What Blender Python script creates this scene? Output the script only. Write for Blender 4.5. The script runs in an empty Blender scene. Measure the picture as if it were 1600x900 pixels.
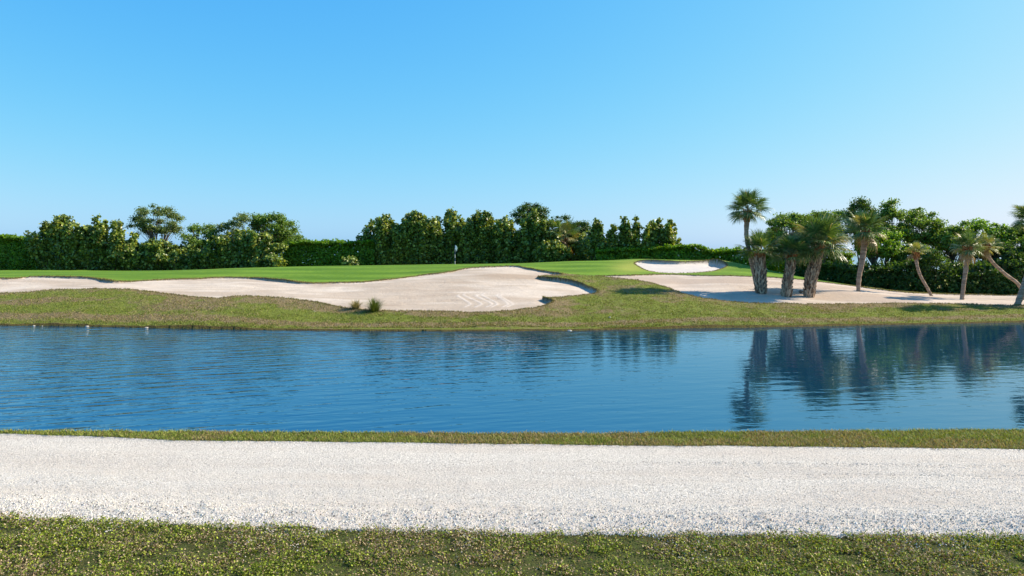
import bpy, math, random
import numpy as np
from mathutils import Vector, Matrix, Quaternion
random.seed(7); RNG = np.random.default_rng(7)
R = math.radians
scene = bpy.context.scene
COL = scene.collection

# ------------------------------------------------------------------ camera
F = 1067.0; HZ = 398.0; CH = 4.05          # focal length in photo pixels, horizon row, eye height over the pond
cd = bpy.data.cameras.new('camera'); cam = bpy.data.objects.new('camera', cd); COL.objects.link(cam)
cam.location = (0, 0, CH); cam.rotation_euler = (R(90), 0, 0)
cd.sensor_width = 36; cd.lens = 36 * F / 1600; cd.shift_y = -(450 - HZ) / 1600
cd.clip_start = 0.1; cd.clip_end = 30000
scene.camera = cam
# ------------------------------------------------------------------ sky and sun
SUN_EL, SUN_ROT = R(36), R(78)
w = bpy.data.worlds.new('World'); scene.world = w; w.use_nodes = True
nt = w.node_tree; nt.nodes.clear()
sky = nt.nodes.new('ShaderNodeTexSky'); sky.sky_type = 'NISHITA'; sky.sun_disc = False
sky.sun_elevation = SUN_EL; sky.sun_rotation = SUN_ROT
EXPO = 0.9
sky.air_density = 1.0; sky.dust_density = 1.0; sky.ozone_density = 4.0; sky.altitude = 0
bg = nt.nodes.new('ShaderNodeBackground'); bg.inputs[1].default_value = 0.12
wo = nt.nodes.new('ShaderNodeOutputWorld')
sep = nt.nodes.new('ShaderNodeSeparateColor'); com = nt.nodes.new('ShaderNodeCombineColor')
nt.links.new(sky.outputs[0], sep.inputs[0])
def wm(op, a, b):                                   # the film's response to the sky, channel by channel
    x = nt.nodes.new('ShaderNodeMath'); x.operation = op
    for i, v in enumerate((a, b)):
        if isinstance(v, (int, float)): x.inputs[i].default_value = v
        else: nt.links.new(v, x.inputs[i])
    return x.outputs[0]
for ci, (kk, gam) in enumerate(((2.1, 1.55), (2.5, 1.0), (6.5, 1.0))):
    p = wm('MULTIPLY', wm('POWER', wm('MULTIPLY', sep.outputs[ci], .12), gam), -kk)
    p = wm('SUBTRACT', 1.0, wm('EXPONENT', p, 0.0))
    nt.links.new(wm('MULTIPLY', p, 1 / (.12 * 2 ** EXPO)), com.inputs[ci])
nt.links.new(com.outputs[0], bg.inputs[0]); nt.links.new(bg.outputs[0], wo.inputs[0])
sd = bpy.data.lights.new('sun', 'SUN'); sun = bpy.data.objects.new('sun', sd); COL.objects.link(sun)
sd.energy = 4.9; sd.angle = R(0.55); sd.color = (1.0, 0.87, 0.70)
SV = Vector((math.sin(SUN_ROT) * math.cos(SUN_EL), math.cos(SUN_ROT) * math.cos(SUN_EL), math.sin(SUN_EL)))
sun.rotation_mode = 'QUATERNION'; sun.rotation_quaternion = SV.to_track_quat('Z', 'Y')
scene.view_settings.view_transform = 'Standard'; scene.view_settings.look = 'None'
scene.view_settings.exposure = EXPO; scene.view_settings.gamma = 1

# ------------------------------------------------------------------ helpers
def tag(o, label=None, cat=None, group=None, kind=None):
    if label: o['label'] = label
    if cat: o['category'] = cat
    if group: o['group'] = group
    if kind: o['kind'] = kind
    return o

def empty(name, loc, label, cat, group=None):
    o = bpy.data.objects.new(name, None); COL.objects.link(o); o.location = loc; o.empty_display_size = 0.3
    return tag(o, label, cat, group)

def mesh_np(name, V, Fs, mat=None, col=None, smooth=False, vattr=None):
    """V (n,3); Fs one (m,k) array or a list of them; col (faces,3) face colours; vattr {name: (n,)}"""
    V = np.asarray(V, dtype=np.float32)
    if not isinstance(Fs, list): Fs = [Fs]
    Fs = [np.asarray(f, dtype=np.int32) for f in Fs if len(f)]
    me = bpy.data.meshes.new(name)
    nf = sum(len(f) for f in Fs)
    loops = np.concatenate([f.ravel() for f in Fs])
    tot = np.concatenate([np.full(len(f), f.shape[1], dtype=np.int32) for f in Fs])
    start = np.concatenate([[0], np.cumsum(tot)[:-1]]).astype(np.int32)
    me.vertices.add(len(V)); me.vertices.foreach_set('co', V.ravel())
    me.loops.add(len(loops)); me.loops.foreach_set('vertex_index', loops)
    me.polygons.add(nf); me.polygons.foreach_set('loop_start', start)
    me.polygons.foreach_set('use_smooth', np.full(nf, smooth, dtype=bool))
    me.update(calc_edges=True)
    if col is not None:
        c = np.ones((nf, 4), dtype=np.float32); c[:, :3] = col
        a = me.attributes.new('tint', 'FLOAT_COLOR', 'FACE'); a.data.foreach_set('color', c.ravel())
    if vattr:
        for k, v in vattr.items():
            a = me.attributes.new(k, 'FLOAT', 'POINT'); a.data.foreach_set('value', np.asarray(v, dtype=np.float32))
    if mat: me.materials.append(mat)
    return me

def obj(name, me, parent=None):
    o = bpy.data.objects.new(name, me); COL.objects.link(o)
    if parent: o.parent = parent
    return o

def hash2(ix, iy, s):
    h = (ix.astype(np.int64) * 374761393 + iy.astype(np.int64) * 668265263 + s * 144269) & 0xffffffff
    h = ((h ^ (h >> 13)) * 1274126177) & 0xffffffff
    return ((h ^ (h >> 16)) & 0xffffff) / float(0xffffff)
def vnoise(x, y, s=0):
    x = np.asarray(x, float); y = np.asarray(y, float)
    ix = np.floor(x); iy = np.floor(y); fx = x - ix; fy = y - iy
    fx = fx * fx * (3 - 2 * fx); fy = fy * fy * (3 - 2 * fy)
    a = hash2(ix, iy, s); b = hash2(ix + 1, iy, s); c = hash2(ix, iy + 1, s); d = hash2(ix + 1, iy + 1, s)
    return (a * (1 - fx) + b * fx) * (1 - fy) + (c * (1 - fx) + d * fx) * fy
def fbm(x, y, s=0, o=4):
    t = 0; a = .5; n = 0
    for i in range(o):
        t = t + a * vnoise(x * 2 ** i + 17.3 * i, y * 2 ** i - 9.1 * i, s + i); n += a; a *= .5
    return t / n
def sstep(a, b, x):
    t = np.clip((x - a) / (b - a), 0, 1); return t * t * (3 - 2 * t)

# ------------------------------------------------------------------ material helpers
class NT:
    def __init__(s, name):
        s.m = bpy.data.materials.new(name); s.m.use_nodes = True; s.t = s.m.node_tree; s.t.nodes.clear()
        s.out = s.n('ShaderNodeOutputMaterial')
    def n(s, t, **kw):
        x = s.t.nodes.new(t)
        for k, v in kw.items(): setattr(x, k, v)
        return x
    def l(s, a, b): s.t.links.new(a, b)
    def val(s, sock, v):
        if hasattr(v, 'is_linked') or isinstance(v, bpy.types.NodeSocket): s.l(v, sock)
        elif isinstance(v, tuple) and len(v) == 3 and sock.type == 'RGBA': sock.default_value = (*v, 1)
        else: sock.default_value = v
    def coord(s, scale=(1, 1, 1), rot=(0, 0, 0)):
        g = s.n('ShaderNodeNewGeometry'); m = s.n('ShaderNodeMapping')
        s.l(g.outputs['Position'], m.inputs[0]); m.inputs['Scale'].default_value = scale; m.inputs['Rotation'].default_value = rot
        return m.outputs[0]
    def turned(s, scale, ang):
        g = s.n('ShaderNodeNewGeometry'); m = s.n('ShaderNodeMapping', vector_type='TEXTURE')
        s.l(g.outputs['Position'], m.inputs[0]); m.inputs['Scale'].default_value = tuple(1 / v for v in scale); m.inputs['Rotation'].default_value = (0, 0, R(ang))
        return m.outputs[0]
    def noise(s, vec, scale, detail=4, rough=.5, dist=0):
        x = s.n('ShaderNodeTexNoise'); s.l(vec, x.inputs['Vector'])
        x.inputs['Scale'].default_value = scale; x.inputs['Detail'].default_value = detail
        x.inputs['Roughness'].default_value = rough; x.inputs['Distortion'].default_value = dist
        return x.outputs[0]
    def ramp(s, fac, stops):
        x = s.n('ShaderNodeValToRGB'); s.l(fac, x.inputs[0]); e = x.color_ramp.elements
        while len(e) < len(stops): e.new(.5)
        for i, (p, c) in enumerate(stops):
            e[i].position = p; e[i].color = (*c, 1) if isinstance(c, tuple) else (c, c, c, 1)
        return x.outputs[0]
    def mix(s, fac, a, b, mode='MIX'):
        x = s.n('ShaderNodeMix', data_type='RGBA', blend_type=mode)
        s.val(x.inputs[0], fac); s.val(x.inputs[6], a); s.val(x.inputs[7], b); return x.outputs[2]
    def math(s, op, a, b=0.0, c=0.0):
        x = s.n('ShaderNodeMath', operation=op)
        for i, v in enumerate((a, b, c)): s.val(x.inputs[i], v)
        return x.outputs[0]
    def attr(s, name, out='Color'):
        x = s.n('ShaderNodeAttribute', attribute_name=name); return x.outputs[out]
    def bump(s, h, strength=1.0, dist=.01, normal=None):
        x = s.n('ShaderNodeBump'); s.val(x.inputs['Height'], h)
        x.inputs['Strength'].default_value = strength; x.inputs['Distance'].default_value = dist
        if normal is not None: s.l(normal, x.inputs['Normal'])
        return x.outputs[0]
    def pbr(s, col, rough=.8, normal=None, spec=.3, transl=0, tcol=None):
        p = s.n('ShaderNodeBsdfPrincipled'); s.val(p.inputs['Base Color'], col); s.val(p.inputs['Roughness'], rough)
        s.val(p.inputs['Specular IOR Level'], spec)
        if normal is not None: s.l(normal, p.inputs['Normal'])
        o = p.outputs[0]
        if transl:
            t = s.n('ShaderNodeBsdfTranslucent'); s.val(t.inputs[0], tcol if tcol is not None else col)
            mx = s.n('ShaderNodeMixShader'); mx.inputs[0].default_value = transl
            s.l(o, mx.inputs[1]); s.l(t.outputs[0], mx.inputs[2]); o = mx.outputs[0]
        s.l(o, s.out.inputs[0]); s.p = p; return s.m

def leaf_mat(name, rough=.45, transl=.4, spec=.4, warm=(1.35, 1.25, .45)):
    m = NT(name); c = m.attr('tint')
    t = m.mix(1.0, c, warm, 'MULTIPLY')
    return m.pbr(c, rough, None, spec, transl, t)

# ground materials ---------------------------------------------------------
m = NT('rough_grass'); P = m.coord()
n1 = m.noise(P, .35, 5, .6); n2 = m.noise(P, 2.2, 5, .65); n3 = m.noise(m.coord((1, 1.5, 1)), 14, 4, .7)
g = m.ramp(n3, [(.28, (.045, .052, .010)), (.5, (.135, .17, .026)), (.72, (.28, .30, .06))])
d = m.ramp(n3, [(.28, (.075, .055, .022)), (.55, (.22, .17, .085)), (.75, (.40, .33, .20))])
f = m.math('ADD', m.math('MULTIPLY', n1, .65), m.math('MULTIPLY', n2, .8))
fm = m.ramp(m.math('ADD', f, m.math('MULTIPLY', m.attr('dry', 'Fac'), .38)), [(.78, 0.0), (1.06, 1.0)])
c = m.mix(fm, g, d)
n4 = m.noise(m.coord((.6, 1.1, 1)), 1.1, 5, .7)
c = m.mix(m.ramp(n4, [(.66, 0.0), (.72, .8)]), c, (.46, .39, .31))
c = m.mix(m.attr('edge', 'Fac'), c, (.105, .075, .030))
MROUGH = m.pbr(c, .95, m.bump(m.math('ADD', m.math('MULTIPLY', n2, 1.2), n3), 1.0, .10), .1)

m = NT('mown_turf'); P = m.coord()
n1 = m.noise(m.coord((.5, 1.6, 1)), .28, 4, .6); n2 = m.noise(P, 3, 4, .6); n3 = m.noise(P, 30, 3, .6)
c = m.ramp(n1, [(.35, (.060, .135, .010)), (.5, (.10, .20, .015)), (.66, (.17, .27, .03))])
c = m.mix(.35, c, m.ramp(n2, [(.3, (.07, .15, .01)), (.7, (.22, .33, .03))]))
wv = m.n('ShaderNodeTexWave', wave_type='BANDS', bands_direction='Y'); m.l(m.coord(), wv.inputs[0])
wv.inputs['Scale'].default_value = .075; wv.inputs['Distortion'].default_value = 1.2; wv.inputs['Detail Scale'].default_value = .3
c = m.mix(m.math('MULTIPLY', wv.outputs[1], .55), c, (.045, .115, .006))
c = m.mix(m.math('MULTIPLY', m.attr('dry', 'Fac'), .8), c, (.27, .29, .055))
c = m.mix(m.attr('edge', 'Fac'), c, (.11, .09, .03))
MTURF = m.pbr(c, .9, m.bump(n3, .6, .02), .12)

def sand_mat(name, base, tan, bump=.05):
    m = NT(name); P = m.coord()
    n1 = m.noise(m.coord((.6, 1.4, 1)), .5, 5, .6); n2 = m.noise(P, 5, 5, .65); n3 = m.noise(P, 60, 2, .6)
    c = m.mix(m.ramp(n1, [(.35, 0.0), (.7, .75)]), base, tan)
    c = m.mix(m.math('MULTIPLY', m.attr('dry', 'Fac'), 1.0), c, tan)
    c = m.mix(m.ramp(n2, [(.52, 0.0), (.8, .35)]), c, tuple(x * .7 for x in tan))
    c = m.mix(m.attr('rake', 'Fac'), c, (.66, .60, .53))
    c = m.mix(m.math('MULTIPLY', n3, .18), c, tuple(x * .5 for x in tan))
    c = m.mix(m.attr('thatch', 'Fac'), c, (.10, .078, .035))
    wv = m.n('ShaderNodeTexWave', wave_type='BANDS', bands_direction='Y'); m.l(m.coord(), wv.inputs[0])
    wv.inputs['Scale'].default_value = .9; wv.inputs['Distortion'].default_value = 6; wv.inputs['Detail Scale'].default_value = .25
    h = m.math('ADD', m.math('MULTIPLY', wv.outputs[1], .35), m.math('ADD', n2, m.math('MULTIPLY', n3, .3)))
    return m.pbr(c, .95, m.bump(h, .8, bump), .1)
MSAND = sand_mat('bunker_sand', (.60, .52, .43), (.37, .29, .215))
MSAND2 = sand_mat('fresh_bunker_sand', (.58, .53, .47), (.50, .45, .39), .03)
MSAND3 = sand_mat('waste_sand', (.57, .49, .405), (.40, .315, .245))

m = NT('shell_path'); P = m.coord()
n1 = m.noise(m.coord((.25, 2.2, 1)), .9, 4, .6); n2 = m.noise(P, 22, 3, .7); n3 = m.noise(P, 48, 3, .75)
c = m.ramp(n3, [(.34, (.16, .145, .125)), (.44, (.45, .415, .36)), (.62, (.70, .66, .59))])
c = m.mix(m.ramp(n1, [(.42, 0.0), (.72, .6)]), c, (.46, .39, .32))
c = m.mix(m.ramp(n2, [(.6, 0.0), (.8, .35)]), c, (.42, .39, .35))
MPATH = m.pbr(c, .9, m.bump(m.math('ADD', n2, n3), 1.0, .02), .15)
m = NT('soil_thatch'); P = m.coord()
n2 = m.noise(P, 9, 5, .7); n3 = m.noise(P, 55, 3, .7)
c = m.ramp(n3, [(.3, (.02, .022, .008)), (.5, (.055, .062, .018)), (.72, (.15, .13, .06))])
c = m.mix(m.ramp(n2, [(.4, 0.0), (.65, .7)]), c, (.07, .10, .02))
MSOIL = m.pbr(c, .95, m.bump(m.math('ADD', n2, n3), 1.0, .03), .1)
m = NT('pebble'); MPEB = m.pbr(m.attr('tint'), .75, None, .25)
MBLADE = leaf_mat('grass_blade', .6, .25, .2)
MLEAF = leaf_mat('leaf', .45, .42, .4)
MSEAG = leaf_mat('seagrape_leaf', .38, .34, .5, (1.3, 1.1, .4))
MFROND = leaf_mat('palm_frond', .42, .22, .5)

m = NT('bark'); P = m.coord((1, 1, .35)); n = m.noise(P, 6, 4, .6)
MBARK = m.pbr(m.ramp(n, [(.3, (.07, .055, .04)), (.7, (.25, .21, .17))]), .9, m.bump(n, .8, .04), .15)
m = NT('palm_bark'); P = m.coord((.6, .6, 5)); n = m.noise(P, 2.2, 4, .6); n2 = m.noise(m.coord((1, 1, .4)), 14, 3, .6)
c = m.ramp(n, [(.3, (.17, .115, .08)), (.5, (.31, .225, .165)), (.7, (.46, .36, .275))])
c = m.mix(m.math('MULTIPLY', m.attr('rust', 'Fac'), .9), c, (.30, .105, .035))
MPALM = m.pbr(c, .9, m.bump(m.math('ADD', n, n2), .8, .05), .12)
m = NT('leaf_base'); MBOOT = m.pbr(m.attr('tint'), .85, None, .15)

m = NT('pond_water')
geo = m.n('ShaderNodeNewGeometry'); sx = m.n('ShaderNodeSeparateXYZ'); m.l(geo.outputs['Position'], sx.inputs[0])
a1 = m.noise(m.turned((.40, 1.25, 1), 9), 1.9, 1, .4, .3)      # long wind ripples
a2 = m.noise(m.turned((.50, 1.2, 1), -5), 6.0, 1, .4, .2)
a4 = m.noise(m.turned((.6, 1.2, 1), 4), 15, 1, .4, .2)
a0 = m.noise(m.turned((.22, 1.3, 1), 22), 2.2, 2, .4, .25)    # broader swell on the windward side
a3 = m.noise(m.coord((.8, 1, 1)), .16, 3, .5)                                  # gusty and calm patches
uu = m.math('DIVIDE', sx.outputs[0], m.math('MAXIMUM', sx.outputs[1], 5))
calm = m.n('ShaderNodeMapRange'); m.l(sx.outputs[0], calm.inputs[0])
calm.inputs[1].default_value = -14; calm.inputs[2].default_value = 9; calm.inputs[3].default_value = 1.0; calm.inputs[4].default_value = .38
gust = m.math('MULTIPLY', calm.outputs[0], m.math('ADD', .45, m.math('MULTIPLY', a3, 1.1)))
lw = m.n('ShaderNodeMapRange'); m.l(sx.outputs[0], lw.inputs[0]); lw.inputs[1].default_value = -9; lw.inputs[2].default_value = 4; lw.inputs[3].default_value = .040; lw.inputs[4].default_value = .004
hh = m.math('ADD', m.math('MULTIPLY', a0, lw.outputs[0]), m.math('ADD', m.math('MULTIPLY', a1, .020), m.math('ADD', m.math('MULTIPLY', a4, .0016), m.math('MULTIPLY', a2, .0060))))
bmp = m.bump(m.math('MULTIPLY', hh, gust), 1.0, 1.0)
MWATER = m.pbr((.004, .033, .072), .015, bmp, .5); m.p.inputs['IOR'].default_value = 3.0; m.p.inputs['Specular Tint'].default_value = (.42, .84, 1, 1)
m = NT('sea_water'); n = m.noise(m.coord((1, .3, 1)), .5, 3, .6)
MSEA = m.pbr((.02, .12, .16), .15, m.bump(n, .5, .3), .5)
m = NT('white_paint'); MWHITE = m.pbr((.8, .8, .8), .4)
m = NT('dark_paint'); MDARK = m.pbr((.05, .09, .2), .4)
m = NT('flag_cloth'); MFLAG = m.pbr((.75, .78, .85), .8, None, .2, .2)
m = NT('stone'); MSTONE = m.pbr(m.ramp(m.noise(m.coord(), 20, 4), [(.3, (.28, .26, .23)), (.7, (.58, .54, .48))]), .85)
m = NT('dull_stone'); MSTONE2 = m.pbr(m.ramp(m.noise(m.coord(), 20, 4), [(.3, (.10, .09, .08)), (.7, (.26, .23, .20))]), .85)

# ------------------------------------------------------------------ far ground: heights from levelled points
def world(px, py, Y): return ((px - 800) / F * Y, Y, CH - (py - HZ) / F * Y)
SHORE = np.array([(-1600, 497), (-400, 504), (0, 508), (100, 509), (200, 511), (300, 513), (400, 515), (650, 517), (800, 517), (900, 516), (1000, 514),
                  (1100, 512), (1200, 511), (1300, 509), (1400, 507), (1500, 505), (1600, 503), (2000, 498), (3200, 490)], float)
def shoreY(u):
    py = np.interp(u * F + 800, SHORE[:, 0], SHORE[:, 1])
    return CH * F / (py - HZ + .4)
CT = []
for px, py in SHORE[::2]:
    Y = CH * F / (py - HZ); CT.append(((px - 800) / F * Y, Y, .10))
def ct(px, py, Y): CT.append(world(px, py, Y))
for a in [ # left bank
  (0,480,42.5),(0,459,46.5),(100,454,46.6),(100,480,42),(190,452,46.6),(250,458,45.6),(330,465,44.5),(350,490,40),(430,465,44.5),(500,473,43.2),(560,484,41.4),(620,487,41),
  (700,488,41),(760,488,41),(830,483,42),(700,503,38.6),(200,495,40),(500,500,39.2),
  # main bunker
  (0,446,51),(100,445,51),(250,449,50),(350,446,51),(450,452,49.5),(550,460,47.5),(650,470,45),(750,470,45),(850,462,47.5),(600,448,50.5),(700,443,52),(800,441,53),(870,445,52),(820,450,49.8),
  (780,430,56),(720,432,55.5),
  # top edge of main bunker and green
  (0,436,55),(75,434,56),(165,440,53.5),(240,438,54.5),(350,434,57),(430,439,54.5),(500,443,53),(560,441,54),(650,431,58),(720,421,61.5),(800,417,63),(850,425,60),(880,429,58.5),
  (0,430,61),(0,426,68),(150,426,66),(250,424,67),(350,420,67),(450,428,60),(450,417,69),(600,425,62),(600,415,70),(710,413,71),(830,411,72),
  (880,418,64),(930,424,60),(935,431,57.5),(900,408,72),(960,407,73),(990,405,73),(1040,406,73),(1100,408,73),(1150,412,72),(1200,422,69),(1260,433,65),(1310,442,62.5),
  # second bunker
  (960,418,64),(1015,425,63),(1060,428,62),(1110,426,62.5),(1140,418,67),(1000,412,69),(1060,411,70),(1125,411,70.5),(1180,428,63),
  # waste sand
  (985,432,57),(1050,431,58.5),(1130,433,58),(1230,437,58),(1000,437,55),(1060,447,53.5),(1120,450,52.2),(1190,456,50.5),(1262,460,50.5),(1330,452,54),(1400,457,55),(1460,461,56),(1600,464,57),
  (1150,473,46.5),(1250,476,46),(1340,476,46.3),(1500,476,46.5),(1600,477,46.5),(1342,462,50),(1460,468,50),(1600,470,50.5),
  # mound between the sands
  (845,432,57),(900,434,55.5),(938,445,52.4),(925,457,49.2),(960,440,53.5),(1000,446,51.5),(1040,453,50),(1070,462,47.8),(880,470,45),(960,470,45),(1000,485,42),(1100,480,43),(900,495,40.4),(1300,490,42.5),(1500,490,43)]: ct(*a)
for a in [(-60,85,2.1),(-30,85,2.1),(0,85,2.4),(12,85,2.5),(28,85,1.2),(40,80,.7),(60,80,.5),(55,62,.6),(-70,60,2.1),(-90,85,1.5),(-80,45,.8),(80,45,.6),(95,70,.5),(-80,105,.6),(0,105,.8),(80,105,.3),
          (30,75,1.0),(45,70,.7)]: CT.append(a)
CT = np.array(CT); S0 = 20.0
def tps(r2): r2 = np.maximum(r2, 1e-12); return .5 * r2 * np.log(r2)
A = CT[:, :2] / S0; n = len(A)
K = tps(((A[:, None] - A[None]) ** 2).sum(-1)) + np.eye(n) * 2e-4
Pm = np.hstack([np.ones((n, 1)), A]); M = np.zeros((n + 3, n + 3)); M[:n, :n] = K; M[:n, n:] = Pm; M[n:, :n] = Pm.T
WT = np.linalg.solve(M, np.concatenate([CT[:, 2], np.zeros(3)]))
def base(x, y):
    x = np.asarray(x, float); y = np.asarray(y, float); sh = np.broadcast(x, y).shape
    p = np.stack([np.broadcast_to(x, sh).ravel(), np.broadcast_to(y, sh).ravel()], 1) / S0
    out = np.empty(len(p))
    for i in range(0, len(p), 40000):
        q = p[i:i + 40000]
        out[i:i + 40000] = tps((q[:, None, 0] - A[None, :, 0]) ** 2 + (q[:, None, 1] - A[None, :, 1]) ** 2) @ WT[:n] + WT[n] + q @ WT[n + 1:]
    out = out.reshape(sh)
    yy = np.broadcast_to(y, sh); xx = np.broadcast_to(x, sh)
    lim = sstep(60, 95, np.abs(xx)); out = out * (1 - lim) + .8 * lim                 # level off outside the frame
    fall = sstep(98, 112, yy); out = out * (1 - fall) - 1.2 * fall                     # down to the sea
    return out
def hit(px, py, y0=36.0, y1=95.0):
    Y = np.arange(y0, y1, .1); X = (px - 800) / F * Y; z = base(X, Y); ray = CH - (py - HZ) / F * Y
    k = np.nonzero(z >= ray)[0]
    if len(k): i = k[0]
    else: i = int(np.argmin(np.abs(z - ray)))
    return float(X[i]), float(Y[i]), float(z[i])
def poly(pts, jit=.10, seed=1):
    W = np.array([hit(*p)[:2] for p in pts]); out = []
    for i in range(len(W)):
        p0, p1, p2, p3 = W[i - 1], W[i], W[(i + 1) % len(W)], W[(i + 2) % len(W)]
        for t in (0, .2, .4, .6, .8):
            c = .5 * (2 * p1 + (p2 - p0) * t + (2 * p0 - 5 * p1 + 4 * p2 - p3) * t * t + (3 * p1 - p0 - 3 * p2 + p3) * t ** 3)
            out.append(c)
    out = np.array(out)
    out += jit * np.stack([fbm(out[:, 0] * 1.7, out[:, 1] * 1.7, seed, 2) - .5, fbm(out[:, 0] * 1.7 + 50, out[:, 1] * 1.7, seed, 2) - .5], 1) * 2
    return out
def sdf(P, x, y):
    """signed distance (inside > 0) and outward normal of the nearest side"""
    a = P; b = np.roll(P, -1, 0); e = b - a
    area = .5 * np.sum(a[:, 0] * b[:, 1] - b[:, 0] * a[:, 1])
    nrm = np.stack([e[:, 1], -e[:, 0]], 1) * (1 if area > 0 else -1); nrm /= np.linalg.norm(nrm, axis=1)[:, None] + 1e-9
    best = np.full(x.shape, 1e9); bn = np.zeros(x.shape + (2,)); ins = np.zeros(x.shape, bool)
    el = np.linalg.norm(e, axis=1)
    for i in range(len(P)):
        dx = x - a[i, 0]; dy = y - a[i, 1]
        t = np.clip((dx * e[i, 0] + dy * e[i, 1]) / (e[i] @ e[i] + 1e-9), 0, 1)
        d2 = (dx - t * e[i, 0]) ** 2 + (dy - t * e[i, 1]) ** 2
        best = np.minimum(best, d2); w_ = np.exp(-np.sqrt(d2) / .30) * el[i] + 1e-30; bn[..., 0] += w_ * nrm[i, 0]; bn[..., 1] += w_ * nrm[i, 1]
        if abs(e[i, 1]) > 1e-9:
            c = ((a[i, 1] > y) != (b[i, 1] > y)) & (x < a[i, 0] + (y - a[i, 1]) * e[i, 0] / e[i, 1]); ins ^= c
    bn /= np.linalg.norm(bn, axis=-1)[..., None] + 1e-30
    d = np.sqrt(best); return np.where(ins, d, -d), bn

B1 = poly([(-420,462),(-200,460),(0,458),(60,455),(130,453),(185,452),(220,454),(250,458),(290,463),(335,466),(380,464),(430,465),(480,470),(520,478),(560,484),(600,486.5),(650,487.5),(700,488),(760,488),
           (800,486),(832,482.5),(856,478),(863,473.5),(846,467.5),(864,465.5),(890,463.5),(915,461.5),(934,458.5),(925,453),(902,443.5),(870,437.5),(840,434.5),(858,430.8),(879,429.3),(850,425),(828,421),(803,417),
           (760,418),(722,421),(700,426),(650,432),(600,438),(560,441.5),(500,443.5),(470,443),(430,439),(390,435.5),(350,434.3),(300,436.5),(240,438.5),(185,441.3),(165,440.5),(150,436.5),(120,435),(75,433.5),(40,433.5),(0,436.5),(-200,438),(-420,440)])
B2 = poly([(992,411),(1010,410),(1035,411),(1060,411.7),(1085,410.5),(1110,409.5),(1128,411),(1136,416),(1128,420.5),(1110,424.8),(1080,427),(1040,427),(1015,424),(1000,418)], .03, 5)
B3 = poly([(932,432.3),(985,431),(1050,429.5),(1100,431.3),(1170,432.3),(1230,435.5),(1280,440.5),(1340,448),(1400,456),(1460,459.5),(1600,462),(1900,463),(1900,480),(1600,478),(1500,476.5),(1340,476.5),(1250,476.5),
           (1180,475),(1150,473),(1100,468),(1072,462),(1055,455),(1040,449.5),(1010,442.5),(970,437)], .12, 9)
GREEN = np.array([hit(*p)[:2] for p in [(-420,439),(0,435),(75,432),(150,435),(185,440),(240,437),(300,435),(350,432.5),(400,434),(430,438),(500,442),(560,440),(600,437),(650,431),(700,425),(722,420),(760,417),(801,416),
                  (850,424),(879,428.5),(905,430),(932,432),(1050,431),(1170,433),(1240,437),(1300,443)]] + [(36, 66), (34, 72), (30, 84), (-60, 84), (-60, 60)])

us = np.concatenate([np.arange(-2.4, -.8, .04), np.arange(-.80, .80, .0016), np.arange(.80, 2.44, .04)])
ys = np.concatenate([np.arange(33.0, 36.0, .5), np.arange(36.0, 72.5, .1), np.arange(72.5, 80, .3), np.arange(80, 126, 1.5)])
U, YY = np.meshgrid(us, ys); XX = U * YY
Z = base(XX, YY)
d1, n1_ = sdf(B1, XX, YY); d2, n2_ = sdf(B2, XX, YY); d3, n3_ = sdf(B3, XX, YY); dg, _ = sdf(GREEN, XX, YY)
for _ in range(1):                       # pull the grid's points that lie next to an outline onto it
    for D, NN in ((d1, n1_), (d2, n2_), (d3, n3_)):
        m_ = np.abs(D) < .052
        XX = np.where(m_, XX + NN[..., 0] * D, XX); YY = np.where(m_, YY + NN[..., 1] * D, YY); D[m_] = 0.0
s = YY - shoreY(XX / YY) - .25 * (fbm(XX * .9, XX * .2, 31, 3) - .5)
m_ = np.abs(s) < .052; YY = np.where(m_, YY - s, YY); s[m_] = 0
insand = (d1 > 0) | (d2 > 0) | (d3 > 0)
def lipmask(nn, ax, ay): return np.clip(nn[..., 0] * ax + nn[..., 1] * ay, 0, 1)
L1 = lipmask(n1_, .75, .66)
right = sstep(.03, .05, U) * (1 - sstep(56.3, 57.3, YY))              # the deep overhanging lips round the right lobe
Z += np.where(d1 <= 0, (.04 + (.10 + .08 * right) * L1) * np.exp(-np.abs(d1) / (.7 + .5 * right)), -(.04 + .12 * right * L1) * np.exp(-np.abs(d1) / 1.3))
L2 = lipmask(n2_, .6, .8)
Z += np.where(d2 <= 0, (.03 + .30 * L2) * np.exp(-np.abs(d2) / 1.6), -(.10 + .75 * sstep(.078 * 3, .31, U)) * L2 * sstep(-.02, .30, d2) * np.exp(-np.abs(d2) / 2.2) - .05)
L3 = lipmask(n3_, -.6, -.3)
Z += np.where(d3 <= 0, (.04 + .10 * L3) * np.exp(-np.abs(d3) / .8), -.03)
# relief of the turf and the sand
rough = ~insand & (dg < 0)
Z += np.where(rough, .14 * (fbm(XX * .45, YY * .45, 3, 3) - .5) + .07 * (fbm(XX * 2.2, YY * 2.2, 8, 3) - .5), 0)
Z += np.where(insand, .05 * (fbm(XX * .8, YY * .8, 13, 3) - .5) + .018 * (fbm(XX * 4, YY * 4, 14, 2) - .5), 0)
Z += np.where(~insand & (dg >= 0), .05 * (fbm(XX * .15, YY * .15, 21, 2) - .5), 0)
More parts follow.
